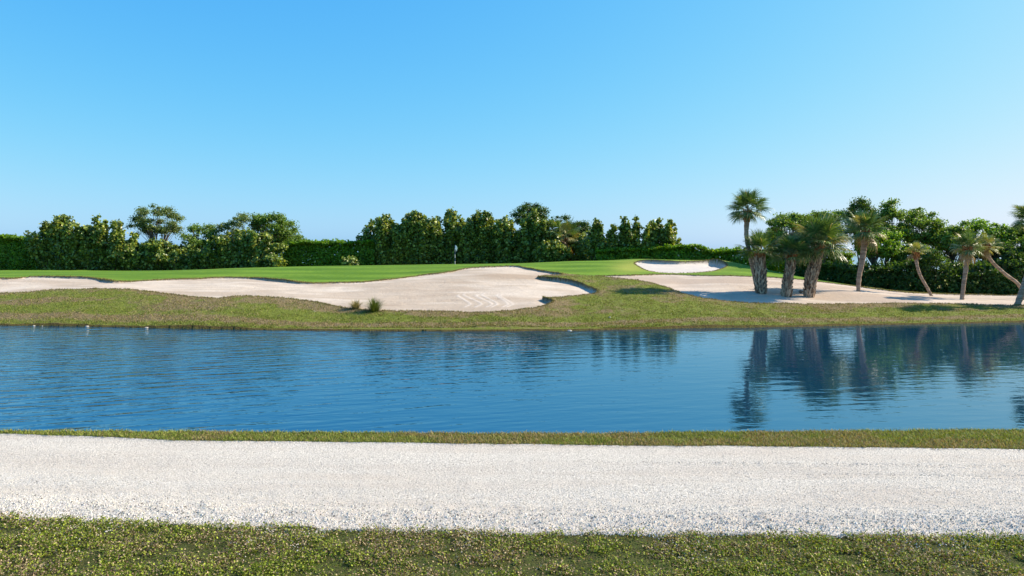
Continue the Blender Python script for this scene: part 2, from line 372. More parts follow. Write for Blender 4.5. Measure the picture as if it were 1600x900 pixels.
# the rake's swirls in the near sand
rake = np.zeros_like(Z)
px_ = XX / YY * F + 800
py_ = HZ + (CH - Z) / YY * F
for x0_, am in ((718, 17), (727, 25), (747, 22), (756, 21), (779, 15), (784, 17)):
    st_ = (x0_ * 7.3) % 4.5; t = (py_ - 456.0 - st_) / (24 - st_); xc = x0_ - 2.5 * np.sin(np.clip(t / .3, 0, 1) * math.pi) + am * sstep(.12, .82, t) - 9 * sstep(.78, 1.02, t)
    on = np.exp(-((px_ - xc) / 2.3) ** 2) * sstep(-.05, .1, t) * (1 - sstep(.97, 1.05, t)) * (d1 > 0)
    rake = np.maximum(rake, on * (.35 + .45 * fbm(px_ * .2, py_ * .5, 5, 2)))
Z += rake * .03
# shore: a little undercut step, then the bed of the pond
Z = np.where(s < 0, np.maximum(-.9, -.10 + s * .35), Z + 0)
Z = np.where(s >= 0, np.maximum(Z, .07 + .02 * fbm(XX * 5, YY * 5, 4, 2)), Z)
band = np.exp(-((s - 1.6 - .4 * (fbm(XX * .2, YY * .1, 41, 2) - .5)) / .65) ** 2)          # scalped strip along the pond
patch = sstep(.50, .66, fbm(XX * .38, YY * .55, 44, 4)) * sstep(2.5, 4, s)
dry_rough = np.clip(1.1 * band + .6 * patch + .7 * np.exp(-np.minimum(np.abs(d1), np.abs(d3)) / .8) * (n1_[..., 1] < 0) - .7 * np.exp(-((s - 2.9) / .7) ** 2) * (fbm(XX * .1, YY * .1, 2) > .35) + .1, 0, 1)
face1 = sstep(0, 1.5, d1) * sstep(.0, .25, U + .08) * 0
tan = np.clip(sstep(.46, .6, fbm(XX * .15, YY * .5, 61, 3)) * .5 + np.exp(-((py_ - 433) / 7) ** 2) * sstep(.0 - .12, .0 - .02, U) * .8 + .55 * sstep(468, 478, py_) * (d1 > 0), 0, 1)
dry_green = np.clip(np.exp(-((px_ - 985) / 28) ** 2) * np.exp(-((py_ - 418) / 8) ** 2) + .5 * np.exp(-np.abs(np.minimum(np.abs(d1), np.abs(d2))) / .7) + .9 * sstep(.35, 0, np.abs(py_ - 408) / 8) * sstep(.12, .2, U) * .6, 0, 1)
dmin = np.minimum(np.minimum(np.abs(d1), np.abs(d2)), np.abs(d3))
thatch = ((dmin == 0) & ((L1 > .25) | (L2 > .25) | (L3 > .25))).astype(float)
edge = np.where(insand, 0, np.exp(-(dmin / .11) ** 2)); edge = np.maximum(edge, np.exp(-(s / .10) ** 2) * (s > -.3))
R_, C_ = Z.shape
idx = np.arange(R_ * C_).reshape(R_, C_)
quads = np.stack([idx[:-1, :-1], idx[:-1, 1:], idx[1:, 1:], idx[1:, :-1]], -1).reshape(-1, 4)
VV = np.stack([XX, YY, Z], -1).reshape(-1, 3)
def favg(a): return (.25 * (a[:-1, :-1] + a[1:, :-1] + a[:-1, 1:] + a[1:, 1:])).ravel()
f1, f2, f3, fg = favg(d1), favg(d2), favg(d3), favg(dg)
zone = np.where(f1 > 0, 1, np.where(f2 > 0, 2, np.where(f3 > 0, 3, np.where(fg > 0, 4, 0))))
def zone_obj(name, zid, mat, label, attrs):
    q = quads[zone == zid]; used = np.unique(q); rm = np.full(len(VV), -1, np.int32); rm[used] = np.arange(len(used))
    me = mesh_np(name, VV[used], rm[q], mat, None, True, {k: v.ravel()[used] for k, v in attrs.items()})
    return tag(obj(name, me), label, None, None, 'structure')
zone_obj('ground', 0, MROUGH, 'rough olive and straw coloured grass bank rising from the pond', dict(dry=dry_rough, edge=edge))
zone_obj('bunker', 1, MSAND, 'long pinkish sand bunker with raked swirls below the green', dict(dry=tan, rake=rake, thatch=thatch))
zone_obj('bunker', 2, MSAND2, 'small white kidney shaped sand bunker cut in the green knoll', dict(dry=tan * 0, rake=rake * 0, thatch=thatch))
zone_obj('sand_area', 3, MSAND3, 'open waste sand where the palms stand', dict(dry=np.clip(sstep(.42, .62, fbm(XX * .12, YY * .45, 71, 3)) * .8, 0, 1), rake=rake * 0, thatch=thatch))
zone_obj('putting_green', 4, MTURF, 'smooth bright green mown turf above the bunkers', dict(dry=dry_green, edge=edge))

# ------------------------------------------------------------------ pond and sea
def plane(name, x0, x1, y0, y1, z, mat, label):
    me = mesh_np(name, [(x0, y0, z), (x1, y0, z), (x1, y1, z), (x0, y1, z)], np.array([[0, 1, 2, 3]]), mat)
    return tag(obj(name, me), label, None, None, 'structure')
plane('pond_water', -95, 95, 12.4, 46, 0.0, MWATER, 'blue rippled pond water reflecting sky and palms')
plane('sea', -9000, 9000, 106, 12000, -.4, MSEA, 'strip of blue sea glimpsed behind the trees')

# ------------------------------------------------------------------ near ground: verge, shell path, turf
def near_path_far(x): return np.interp(x, [-60, -9.4, -6, 0, 5, 8.7, 60], [14.2, 12.62, 12.15, 11.93, 11.72, 11.58, 9.6]) + .05 * (fbm(x * 2.2, x * 0, 5, 3) - .5)
def near_path_near(x): return np.interp(x, [-60, -6.4, -3.1, 0, 3, 5.9, 60], [11.5, 8.60, 8.30, 8.10, 8.02, 7.96, 6.2]) + .10 * (fbm(x * 2.5, x * 0 + 3, 6, 4) - .5)
def crest(x): return np.interp(x, [-60, -9.5, -4.7, 0, 4.8, 9.6, 60], [14.6, 12.78, 12.72, 12.62, 12.72, 12.86, 13.6]) + .03 * (fbm(x * 4, x * 0 + 9, 7, 3) - .5)
xs = np.concatenate([np.arange(-95, -14, 3.0), np.arange(-14, 14, .06), np.arange(14, 96, 3.0)])
def znear(X2, Y2, zone=None):
    pf, pn, cr = near_path_far(X2), near_path_near(X2), crest(X2)
    inpath = ((Y2 <= pf) & (Y2 >= pn)) if zone is None else zone
    Z2 = np.full(X2.shape, .75) + .03 * (fbm(X2 * .5, Y2 * .5, 90, 3) - .5)
    tt = (Y2 - pn) / (pf - pn)
    Z2 = Z2 + sstep(0, .03, tt) * sstep(1, .99, tt) * (-.02 + .012 * np.sin(tt * 19) * sstep(.2, .4, tt) + .05 * np.exp(-((tt - .10) / .09) ** 2))
    Z2 = Z2 + np.where(inpath, .045 * (fbm(X2 * 6.5 + Y2 * 2, Y2 * 8, 95, 2) - .5) * np.exp(-(np.abs(tt) / .33) ** 3) - .03 * np.exp(-((tt - .74 + .02 * (X2 < 0)) / .012) ** 2) * sstep(-1, 3, X2) - .024 * np.exp(-((tt - .62) / .012) ** 2) * sstep(2, 5, X2), 0)
    Z2 = Z2 + np.where(inpath, .010 * (fbm(X2 * 5, Y2 * 5, 91, 2) - .5), .035 * (fbm(X2 * 3, Y2 * 3, 92, 3) - .5))
    Z2 = np.where(Y2 > cr, Z2 - (Y2 - cr) * 1.0 - .1 * sstep(0, .4, Y2 - cr), Z2)
    return np.maximum(Z2, -1.2)
pf0, pn0, cr0 = near_path_far(xs), near_path_near(xs), crest(xs)
rows = [np.full(xs.shape, v) + 0 * xs for v in np.arange(-30, 5, 2.5)]
rows += [5 + (pn0 - 5) * t for t in np.linspace(0, 1, 50)[:-1]]; r_pn = len(rows)
rows += [pn0 + (pf0 - pn0) * t for t in np.linspace(0, 1, 60)[:-1]]; r_pf = len(rows)
rows += [pf0 + (cr0 - pf0) * t for t in np.linspace(0, 1, 18)[:-1]] + [cr0 + t for t in np.arange(0, 3, .12)]
Y2 = np.array(rows); X2 = np.broadcast_to(xs, Y2.shape)
rowi = np.broadcast_to(np.arange(len(rows))[:, None], Y2.shape)
Z2 = znear(X2, Y2)
i2 = np.arange(X2.size).reshape(X2.shape)
q2 = np.stack([i2[:-1, :-1], i2[:-1, 1:], i2[1:, 1:], i2[1:, :-1]], -1).reshape(-1, 4)
V2 = np.stack([X2, Y2, Z2], -1).reshape(-1, 3)
fr = favg(rowi.astype(float)); inp = (fr > r_pn) & (fr < r_pf); nearside = fr < r_pn
for nm, sel, mt, lb in (('path', inp, MPATH, 'white crushed shell path running across the foreground'),
                        ('foreground_soil', ~inp & nearside, MSOIL, 'brown soil and thatch under the foreground turf'),
                        ('verge_soil', ~inp & ~nearside, MSOIL, 'soil of the narrow verge between shell path and pond')):
    q = q2[sel]; used = np.unique(q); rm = np.full(len(V2), -1, np.int32); rm[used] = np.arange(len(used))
    tag(obj(nm, mesh_np(nm, V2[used], rm[q], mt, None, True)), lb, None, None, 'structure')
z_near = znear
def z_far(x, y):
    u = x / y
    i = np.clip(np.searchsorted(ys, y) - 1, 0, len(ys) - 2); j = np.clip(np.searchsorted(us, u) - 1, 0, len(us) - 2)
    fx = (u - us[j]) / (us[j + 1] - us[j]); fy = (y - ys[i]) / (ys[i + 1] - ys[i])
    return (Z[i, j] * (1 - fx) + Z[i, j + 1] * fx) * (1 - fy) + (Z[i + 1, j] * (1 - fx) + Z[i + 1, j + 1] * fx) * fy

# pebbles: little faceted lumps of crushed shell
def pebbles(x, y, z, size, cols):
    n = len(x); a = RNG.uniform(0, 2 * math.pi, n)
    ring = []
    for k in range(4):
        r = size * RNG.uniform(.6, 1.1, n); an = a + k * math.pi / 2 + RNG.uniform(-.35, .35, n)
        ring.append(np.stack([x + r * np.cos(an), y + r * np.sin(an) * RNG.uniform(.6, 1, n), z - size * RNG.uniform(.1, .5, n)], 1))
    top = np.stack([x + size * RNG.uniform(-.4, .4, n), y + size * RNG.uniform(-.4, .4, n), z + size * RNG.uniform(.35, .95, n)], 1)
    V = np.stack(ring + [top], 1).reshape(-1, 3); b = np.arange(n)[:, None] * 5
    Fq = np.concatenate([b + np.array([[k, (k + 1) % 4, 4]]) for k in range(4)], 1).reshape(-1, 3)
    return V, Fq, np.repeat(cols, 4, 0)
N = 165000
x = RNG.uniform(-11.5, 11.5, N); tt = RNG.beta(.85, 1.5, N); lo = near_path_near(x); hi = near_path_far(x)
y = lo - .05 + tt * (hi - lo); k = np.abs(x) < y * .80 + 1.2; x, y, tt = x[k], y[k], tt[k]; N = len(x)
coarse = np.exp(-((tt - .08) / .16) ** 2)
size = (.0055 + .0145 * RNG.random(N) ** 2.0 * (.35 + 1.0 * coarse))
g = RNG.random(N)
shade = np.where(g < .66, RNG.uniform(.54, .73, N), np.where(g < .86, RNG.uniform(.36, .58, N), RNG.uniform(.08, .26, N)))  # darkest pebbles carry the shade of gaps between stones in their colour
cols = np.stack([shade, shade * RNG.uniform(.90, .97, N), shade * RNG.uniform(.76, .90, N)], 1)
V, Fq, cc = pebbles(x, y, z_near(x, y), size, cols)
tag(obj('shell_gravel', mesh_np('shell_gravel', V, Fq, MPEB, cc)), 'loose white crushed shell gravel lying on the path', 'gravel', None, 'stuff')
# stray shell thrown into the turf beside the path
N = 5000; x = RNG.uniform(-8, 8, N); y = near_path_near(x) - np.abs(RNG.normal(0, .14, N)) * (.4 + 1.8 * (fbm(x * 2, x * 0, 77, 2) > .55))
V, Fq, cc = pebbles(x, y, z_near(x, y) + .02, RNG.uniform(.005, .014, N), np.stack([RNG.uniform(.4, .7, N)] * 3, 1) * (1, .93, .82))
tag(obj('stray_shell', mesh_np('stray_shell', V, Fq, MPEB, cc)), 'stray bits of white shell scattered in the turf at the path edge', 'gravel', None, 'stuff')

def blades(x, y, z, h, wd, lean, cols, leafy=False):
    """grass blades (bent, two faces) or broad little leaves of creeping turf"""
    n = len(x); a = RNG.uniform(0, 2 * math.pi, n); la = RNG.uniform(0, 2 * math.pi, n)
    l = lean * RNG.uniform(.3, 1.2, n) * h
    c, s_ = np.cos(a) * wd, np.sin(a) * wd; lx, ly = np.cos(la) * l, np.sin(la) * l
    b0 = np.stack([x - c, y - s_, z], 1); b1 = np.stack([x + c, y + s_, z], 1)
    mz = .62 if not leafy else .75
    m0 = np.stack([x - c * .9 + lx * .4, y - s_ * .9 + ly * .4, z + h * mz], 1); m1 = np.stack([x + c * .9 + lx * .4, y + s_ * .9 + ly * .4, z + h * mz], 1)
    t = np.stack([x + lx * 1.3, y + ly * 1.3, z + h * (1.0 if not leafy else .8)], 1)
    V = np.stack([b0, b1, m1, m0, t], 1).reshape(-1, 3); b = np.arange(n)[:, None] * 5
    return V, [b + np.array([[0, 1, 2, 3]]), b + np.array([[3, 2, 4]])], np.concatenate([cols, cols])
def mixcol(a, b, t): return np.array(a)[None] * (1 - t[:, None]) + np.array(b)[None] * t[:, None]
def leafcloud(C, size, out, cols, roundish=False, upb=.45):
    """one small folded leaf at every point of C"""
    n = len(C); size = np.broadcast_to(size, (n,))
    nr = out * .8 + RNG.normal(0, .75, (n, 3)) + np.array([0, 0, upb]); nr /= np.linalg.norm(nr, axis=1)[:, None] + 1e-9
    t = np.cross(nr, RNG.normal(0, 1, (n, 3))); t /= np.linalg.norm(t, axis=1)[:, None] + 1e-9; b = np.cross(nr, t)
    s_ = (size * RNG.uniform(.7, 1.25, n))[:, None]; wr = .8 if roundish else .55
    p0 = C - t * s_; p2 = C + t * s_; p1 = C + b * s_ * wr + nr * s_ * .18; p3 = C - b * s_ * wr + nr * s_ * .18
    V = np.stack([p0, p1, p2, p3], 1).reshape(-1, 3); i = np.arange(n)[:, None] * 4
    if roundish is True:
        q0 = C - t * s_ * .62 + b * s_ * wr * .8 + nr * s_ * .15; q1 = C + t * s_ * .62 + b * s_ * wr * .8 + nr * s_ * .15
        q2_ = C + t * s_ * .62 - b * s_ * wr * .8 + nr * s_ * .15; q3 = C - t * s_ * .62 - b * s_ * wr * .8 + nr * s_ * .15
        V = np.stack([p0, q0, q1, p2, q2_, q3], 1).reshape(-1, 3); i = np.arange(n)[:, None] * 6
        return V, np.concatenate([i + np.array([[0, 1, 2, 3]]), i + np.array([[0, 3, 4, 5]])], 1).reshape(-1, 4), np.repeat(cols, 2, 0)
    return V, i + np.array([[0, 1, 2, 3]]), cols

# foreground turf
N = 300000; x = RNG.uniform(-8, 8, N); y = RNG.uniform(5.6, 8.9, N)
k = (y < near_path_near(x) + .04 * RNG.normal(0, 1, N)) & (np.abs(x) < y * .80 + 1.3); x, y = x[k], y[k]
clump = fbm(x * 4.2, y * 4.2, 101, 3); big = fbm(x * .8, y * .9, 102, 3)
k = RNG.random(len(x)) < sstep(.34, .52, clump) + .10; x, y, clump, big = x[k], y[k], clump[k], big[k]; N = len(x)
dryf = sstep(.42, .66, big + RNG.normal(0, .10, N)); g = RNG.random(N)
cols = mixcol((.055, .085, .008), (.30, .35, .045), g ** 1.5)
dcol = mixcol((.08, .05, .03), (.46, .36, .22), g ** 1.4); isd = RNG.random(N) < (.24 + .5 * dryf); cols[isd] = dcol[isd]
h = (.014 + .062 * RNG.random(N) ** 1.2) * (.25 + 1.8 * clump)
k = RNG.random(N) < .22
V, Fq, cc = blades(x[k], y[k], z_near(x[k], y[k]) - .01, h[k] * .8, np.where(isd[k], .003, RNG.uniform(.005, .008, k.sum())), 1.4, cols[k])
k = ~k; C = np.stack([x[k], y[k], z_near(x[k], y[k]) + (h * RNG.uniform(.15, .85, N))[k]], 1)
Vl, Fl, cl_ = leafcloud(C, np.where(isd[k], .0105, .0125), np.zeros((len(C), 3)), cols[k] * (1.0 + .6 * RNG.random((len(C), 1))), 'wide', .8)
V, Fq, cc = np.concatenate([V, Vl]), Fq + [Fl + len(V)], np.concatenate([cc, cl_])
tag(obj('foreground_grass', mesh_np('foreground_grass', V, Fq, MBLADE, cc)), 'patchy green and straw brown turf along the bottom of the view', 'grass', None, 'stuff')
# verge
N = 110000; x = RNG.uniform(-11, 11, N); y = RNG.uniform(11.3, 13.3, N)
k = (y > near_path_far(x) - .03 * RNG.random(N)) & (y < crest(x) + .35); x, y = x[k], y[k]; N = len(x)
g = RNG.random(N); big = fbm(x * 1.3, y * 2, 105, 3) + .25 * sstep(12.4, 11.6, y)
cols = mixcol((.13, .18, .025), (.33, .37, .08), g); isd = RNG.random(N) < .20 + .55 * sstep(.45, .7, big); cols[isd] = mixcol((.20, .14, .06), (.46, .37, .18), g)[isd]
V, Fq, cc = blades(x, y, z_near(x, y) - .01, .025 + .045 * RNG.random(N), .0045, .8, cols)
tag(obj('verge_grass', mesh_np('verge_grass', V, Fq, MBLADE, cc)), 'narrow yellow green grass strip between shell path and water', 'grass', None, 'stuff')
# far bank tufts
N = 260000; u = RNG.uniform(-.84, .84, N); y = 37 + 22 * RNG.random(N) ** 1.5; x = u * y
def samp(Afield, x, y):
    u = x / y; i = np.clip(np.searchsorted(ys, y) - 1, 0, len(ys) - 2); j = np.clip(np.searchsorted(us, u) - 1, 0, len(us) - 2); return Afield[i, j]
k = (samp(np.where(insand, 1, 0), x, y) == 0) & (samp(dg, x, y) < 0) & (y > shoreY(x / y) + .05); x, y = x[k], y[k]
k = RNG.random(len(x)) < .25 + 1.0 * sstep(.4, .6, fbm(x * 1.8, y * 1.8, 111, 3)); x, y = x[k], y[k]; N = len(x)
dr = samp(dry_rough, x, y); g = RNG.random(N)
cols = mixcol((.075, .10, .014), (.25, .29, .05), g); isd = RNG.random(N) < .15 + .5 * dr; cols[isd] = mixcol((.15, .10, .045), (.42, .34, .19), g)[isd]
V, Fq, cc = blades(x, y, z_far(x, y) - .01, (.03 + .07 * RNG.random(N)), .013, .7, cols)
tag(obj('bank_grass', mesh_np('bank_grass', V, Fq, MBLADE, cc)), 'rough uneven grass growing on the far bank of the pond', 'grass', None, 'stuff')

fx_, fy_, fn_ = [], [], []
for B in (B1, B2, B3):
    e = np.roll(B, -1, 0) - B; L_ = np.hypot(e[:, 0], e[:, 1]); cnt = np.minimum((L_ * 75).astype(int), 400); ii = np.repeat(np.arange(len(B)), cnt)
    t_ = RNG.random(len(ii)); off = RNG.normal(0, .045, (len(ii), 2)); fx_.append(B[ii, 0] + e[ii, 0] * t_ + off[:, 0]); fy_.append(B[ii, 1] + e[ii, 1] * t_ + off[:, 1])
x = np.concatenate(fx_); y = np.concatenate(fy_); k = np.abs(x) < .8 * y; x, y = x[k], y[k]; N = len(x); g = RNG.random(N)
cols = mixcol((.09, .10, .015), (.24, .25, .06), g); isd = RNG.random(N) < .5; cols[isd] = mixcol((.10, .07, .03), (.34, .26, .13), g)[isd]
V, Fq, cc = blades(x, y, z_far(x, y) - .03, .05 + .09 * RNG.random(N), .014, .8, cols)
tag(obj('lip_grass', mesh_np('lip_grass', V, Fq, MBLADE, cc)), 'ragged brown and green grass fringe along the rims of the sand', 'grass', None, 'stuff')

# ------------------------------------------------------------------ leaves, stems, trees
def tubes(paths, sides=6, jitter=0):
    """paths: list of (points (k,3), radii (k,))"""
    Vs, Fs, o = [], [], 0
    for P, r in paths:
        P = np.asarray(P, float); k = len(P); r = np.broadcast_to(np.asarray(r, float), (k,))
        T = np.gradient(P, axis=0); T /= np.linalg.norm(T, axis=1)[:, None] + 1e-9
        ref = np.array([0, 1, 0]) if abs(T[:, 1]).max() < .9 else np.array([1, 0, 0])
        a = np.cross(T, ref); a /= np.linalg.norm(a, axis=1)[:, None] + 1e-9; b = np.cross(T, a)
        an = np.arange(sides) * 2 * math.pi / sides
        ring = P[:, None] + (a[:, None] * np.cos(an)[None, :, None] + b[:, None] * np.sin(an)[None, :, None]) * r[:, None, None]
        if jitter: ring += RNG.normal(0, jitter, ring.shape)
        Vs.append(ring.reshape(-1, 3))
        for i in range(k - 1):
            for j in range(sides):
                Fs.append((o + i * sides + j, o + i * sides + (j + 1) % sides, o + (i + 1) * sides + (j + 1) % sides, o + (i + 1) * sides + j))
        o += k * sides
    return np.concatenate(Vs), np.array(Fs)

PAL = {'seagrape': ((.030, .055, .012), (.15, .22, .035), (.46, .50, .11)),
       'broad':    ((.030, .065, .010), (.12, .20, .028), (.28, .36, .06)),
       'pale':     ((.045, .080, .025), (.14, .19, .06), (.26, .31, .11)),
       'dark':     ((.020, .050, .010), (.06, .12, .02), (.14, .22, .035)),
       'mangrove': ((.045, .10, .008), (.14, .26, .018), (.28, .42, .04))}
def leafcols(n, kind, seed=0, C=None):
    a, b, c = [np.array(v) for v in PAL[kind]]
    g = RNG.random(n)[:, None]; col = (a * (1 - g) + b * g) * {'seagrape': 1.5, 'broad': 1.7, 'dark': 1.35, 'mangrove': 1.5, 'pale': 1.5}[kind]
    hi = RNG.random(n) < (.26 if kind == 'seagrape' else .16); col[hi] = (b * (1 - g) + c * g)[hi]  # a share of leaves has sun highlights painted into its colour
    if C is not None:
        v = .75 + .5 * fbm(C[:, 0] * .9 + C[:, 1] * .6, C[:, 2] * .9, seed, 2); col = col * v[:, None]
    return col

def finish_tree(root, loc, V, Fq, cc, stems, mat, sides=5):
    V = V - np.array(loc); obj('crown', mesh_np('crown', V, Fq, mat, cc), root)
    tv, tf = tubes(stems, sides, .01); obj('trunk', mesh_np('trunk', tv - np.array(loc), tf, MBARK, None, True), root)

def seagrape(px, top, half, Y, label, name='sea_grape_tree', dens=1.0, lean=0.0, nstem=None, bare=0.0, leaf=.18, spread=.5, group=None, flat=False):
    """many upright stems, each sleeved in big round leaves, so that the top is spiky"""
    X = (px - 800) / F * Y; z0 = float(base(X, Y)); loc = (X, Y, z0 - .05)
    zt = CH + (HZ - top) / F * Y; H = zt - z0; W = half / F * Y
    root = empty(name, loc, label, 'tree' if H > 2.5 else 'shrub', group)
    ns = nstem or int(9 + W * 6.5); stems = []; Cs = []; Os = []
    for i in range(ns):
        ex = RNG.uniform(-1, 1); ey = RNG.uniform(-1, 1) * .8
        prof = (1 - .38 * abs(ex) ** 2.2) * RNG.uniform(.80, 1.0) if not flat else RNG.uniform(.85, 1)
        if i == 0: ex, prof = RNG.uniform(-.2, .2), 1.0
        hx = H * prof; tx = ex * W * 1.25 + lean * hx; ty = ey * min(W, 2.2)
        t = np.linspace(0, 1, 9)
        wob = RNG.normal(0, .12, (9, 2)); wob[0] = 0
        P = np.stack([X + tx * (.55 if bare == 0 else .2) + tx * (.45 if bare == 0 else .8) * t ** 1.4 + wob[:, 0] * t, Y + ty * t ** .7 + wob[:, 1], z0 - .05 + hx * t], 1)
        stems.append((P, np.linspace(.07, .015, 9) * (1 + .3 * RNG.random())))
        for q in range(int(hx * (2.4 if bare == 0 else 2.6))):                            # side shoots that break the outline
            tq = RNG.uniform(max(bare, .12), .97); b0 = np.array([np.interp(tq, t, P[:, j]) for j in range(3)])
            dq = np.array([RNG.normal(0, 1), RNG.normal(0, .8), RNG.uniform(.3, 1.3)]); dq /= np.linalg.norm(dq); lq = RNG.uniform(.35, 1.05) * (1.15 - .5 * tq) * (1.1 if bare == 0 else .8)
            stems.append((np.array([b0, b0 + dq * lq * .5, b0 + dq * lq]), [.025, .02, .01]))
            mq = int(38 * lq * dens); uq = RNG.random(mq); Cs.append(b0 + dq * lq * uq[:, None] * 1.1 + RNG.normal(0, .12, (mq, 3))); Os.append(RNG.normal(0, .6, (mq, 3)) + dq)
        m_ = int(dens * (50 if bare == 0 else 26) * hx); tt = RNG.uniform(bare, 1.0, m_) ** .85
        c = np.stack([np.interp(tt, t, P[:, j]) for j in range(3)], 1)
        r = spread * (1.1 - .45 * tt ** 2) * (.6 + .9 * (fbm(tt * 5 + i * 7, tt * 0 + i, i, 2)))
        o = RNG.normal(0, 1, (m_, 3)); o[:, 2] *= .7; o /= np.linalg.norm(o, axis=1)[:, None]
        Cs.append(c + o * (r * RNG.uniform(.2, 1.25, m_))[:, None]); Os.append(o)
    C = np.concatenate(Cs); O = np.concatenate(Os)
    k = C[:, 2] > z0; C, O = C[k], O[k]
    V, Fq, cc = leafcloud(C, leaf, O, leafcols(len(C), 'seagrape', int(px), C), 'wide')
    finish_tree(root, loc, V, Fq, cc, stems, MSEAG); return root

def broad(px, top, bottom, half, Y, label, kind='broad', name='mangrove_tree', ncl=34, per=210, leaf=.12, clr=.62, group=None, lean=0, trunks=2, hole=.0):
    """trunk, forked limbs and a crown of leafy clumps round their ends"""
    X = (px - 800) / F * Y; z0 = float(base(X, Y)); loc = (X, Y, z0 - .05)
    zt = CH + (HZ - top) / F * Y; zb = CH + (HZ - bottom) / F * Y; W = half / F * Y; zc = (zt + zb) / 2; hh_ = (zt - zb) / 2
    root = empty(name, loc, label, 'tree', group)
    cl = []
    for i in range(ncl):
        o = RNG.normal(0, 1, 3); o /= np.linalg.norm(o); r = RNG.uniform(.45, 1) ** .6; r *= 1.16 if i % 4 == 0 else 1
        if o[2] < -.3: o[2] *= .6
        cl.append((X + o[0] * r * (W - clr * .6) + lean * hh_ * o[2], Y + o[1] * r * min(W, 2.4), zc + o[2] * r * (hh_ - clr * .5)))
    cl = np.array(cl); Cs, Os = [], []
    stems = []
    forks = []
    for k in range(trunks):
        bx = X + (k - (trunks - 1) / 2) * W * .35; f_ = np.array([bx + RNG.uniform(-.3, .3) * W, Y + RNG.uniform(-.4, .4), zb + hh_ * RNG.uniform(-.1, .3)])
        P = np.array([(bx * .6 + X * .4, Y, z0 - .05), (bx * .8 + X * .2 + RNG.normal(0, .1), Y, z0 + (f_[2] - z0) * .5), f_])
        stems.append((P, [.12, .09, .06])); forks.append(f_)
    for c in cl:
        f_ = forks[int(np.argmin([np.linalg.norm(c - q) for q in forks]))]
        s0 = f_ + np.array([RNG.normal(0, .06), 0, -.1 - RNG.random() * min(1.3, max(.2, .5 * (f_[2] - z0)))]); mid = s0 * .45 + c * .55 + np.array([0, 0, .12])
        stems.append((np.array([s0, mid, c]), [.045, .03, .012]))
        rr = clr * RNG.uniform(.45, 1.25); n_ = int(1.25 * per * rr * rr / (clr * clr))
        o = RNG.normal(0, 1, (n_, 3)); o /= np.linalg.norm(o, axis=1)[:, None]
        Cs.append(c + o * np.array([1.2, 1, .62]) * (rr * np.minimum(np.abs(RNG.normal(0, .62, n_)), 1.15))[:, None]); Os.append(o)
    C = np.concatenate(Cs); O = np.concatenate(Os)
    V, Fq, cc = leafcloud(C, leaf, O, leafcols(len(C), kind, int(px), C))
    finish_tree(root, loc, V, Fq, cc, stems, MLEAF); return root

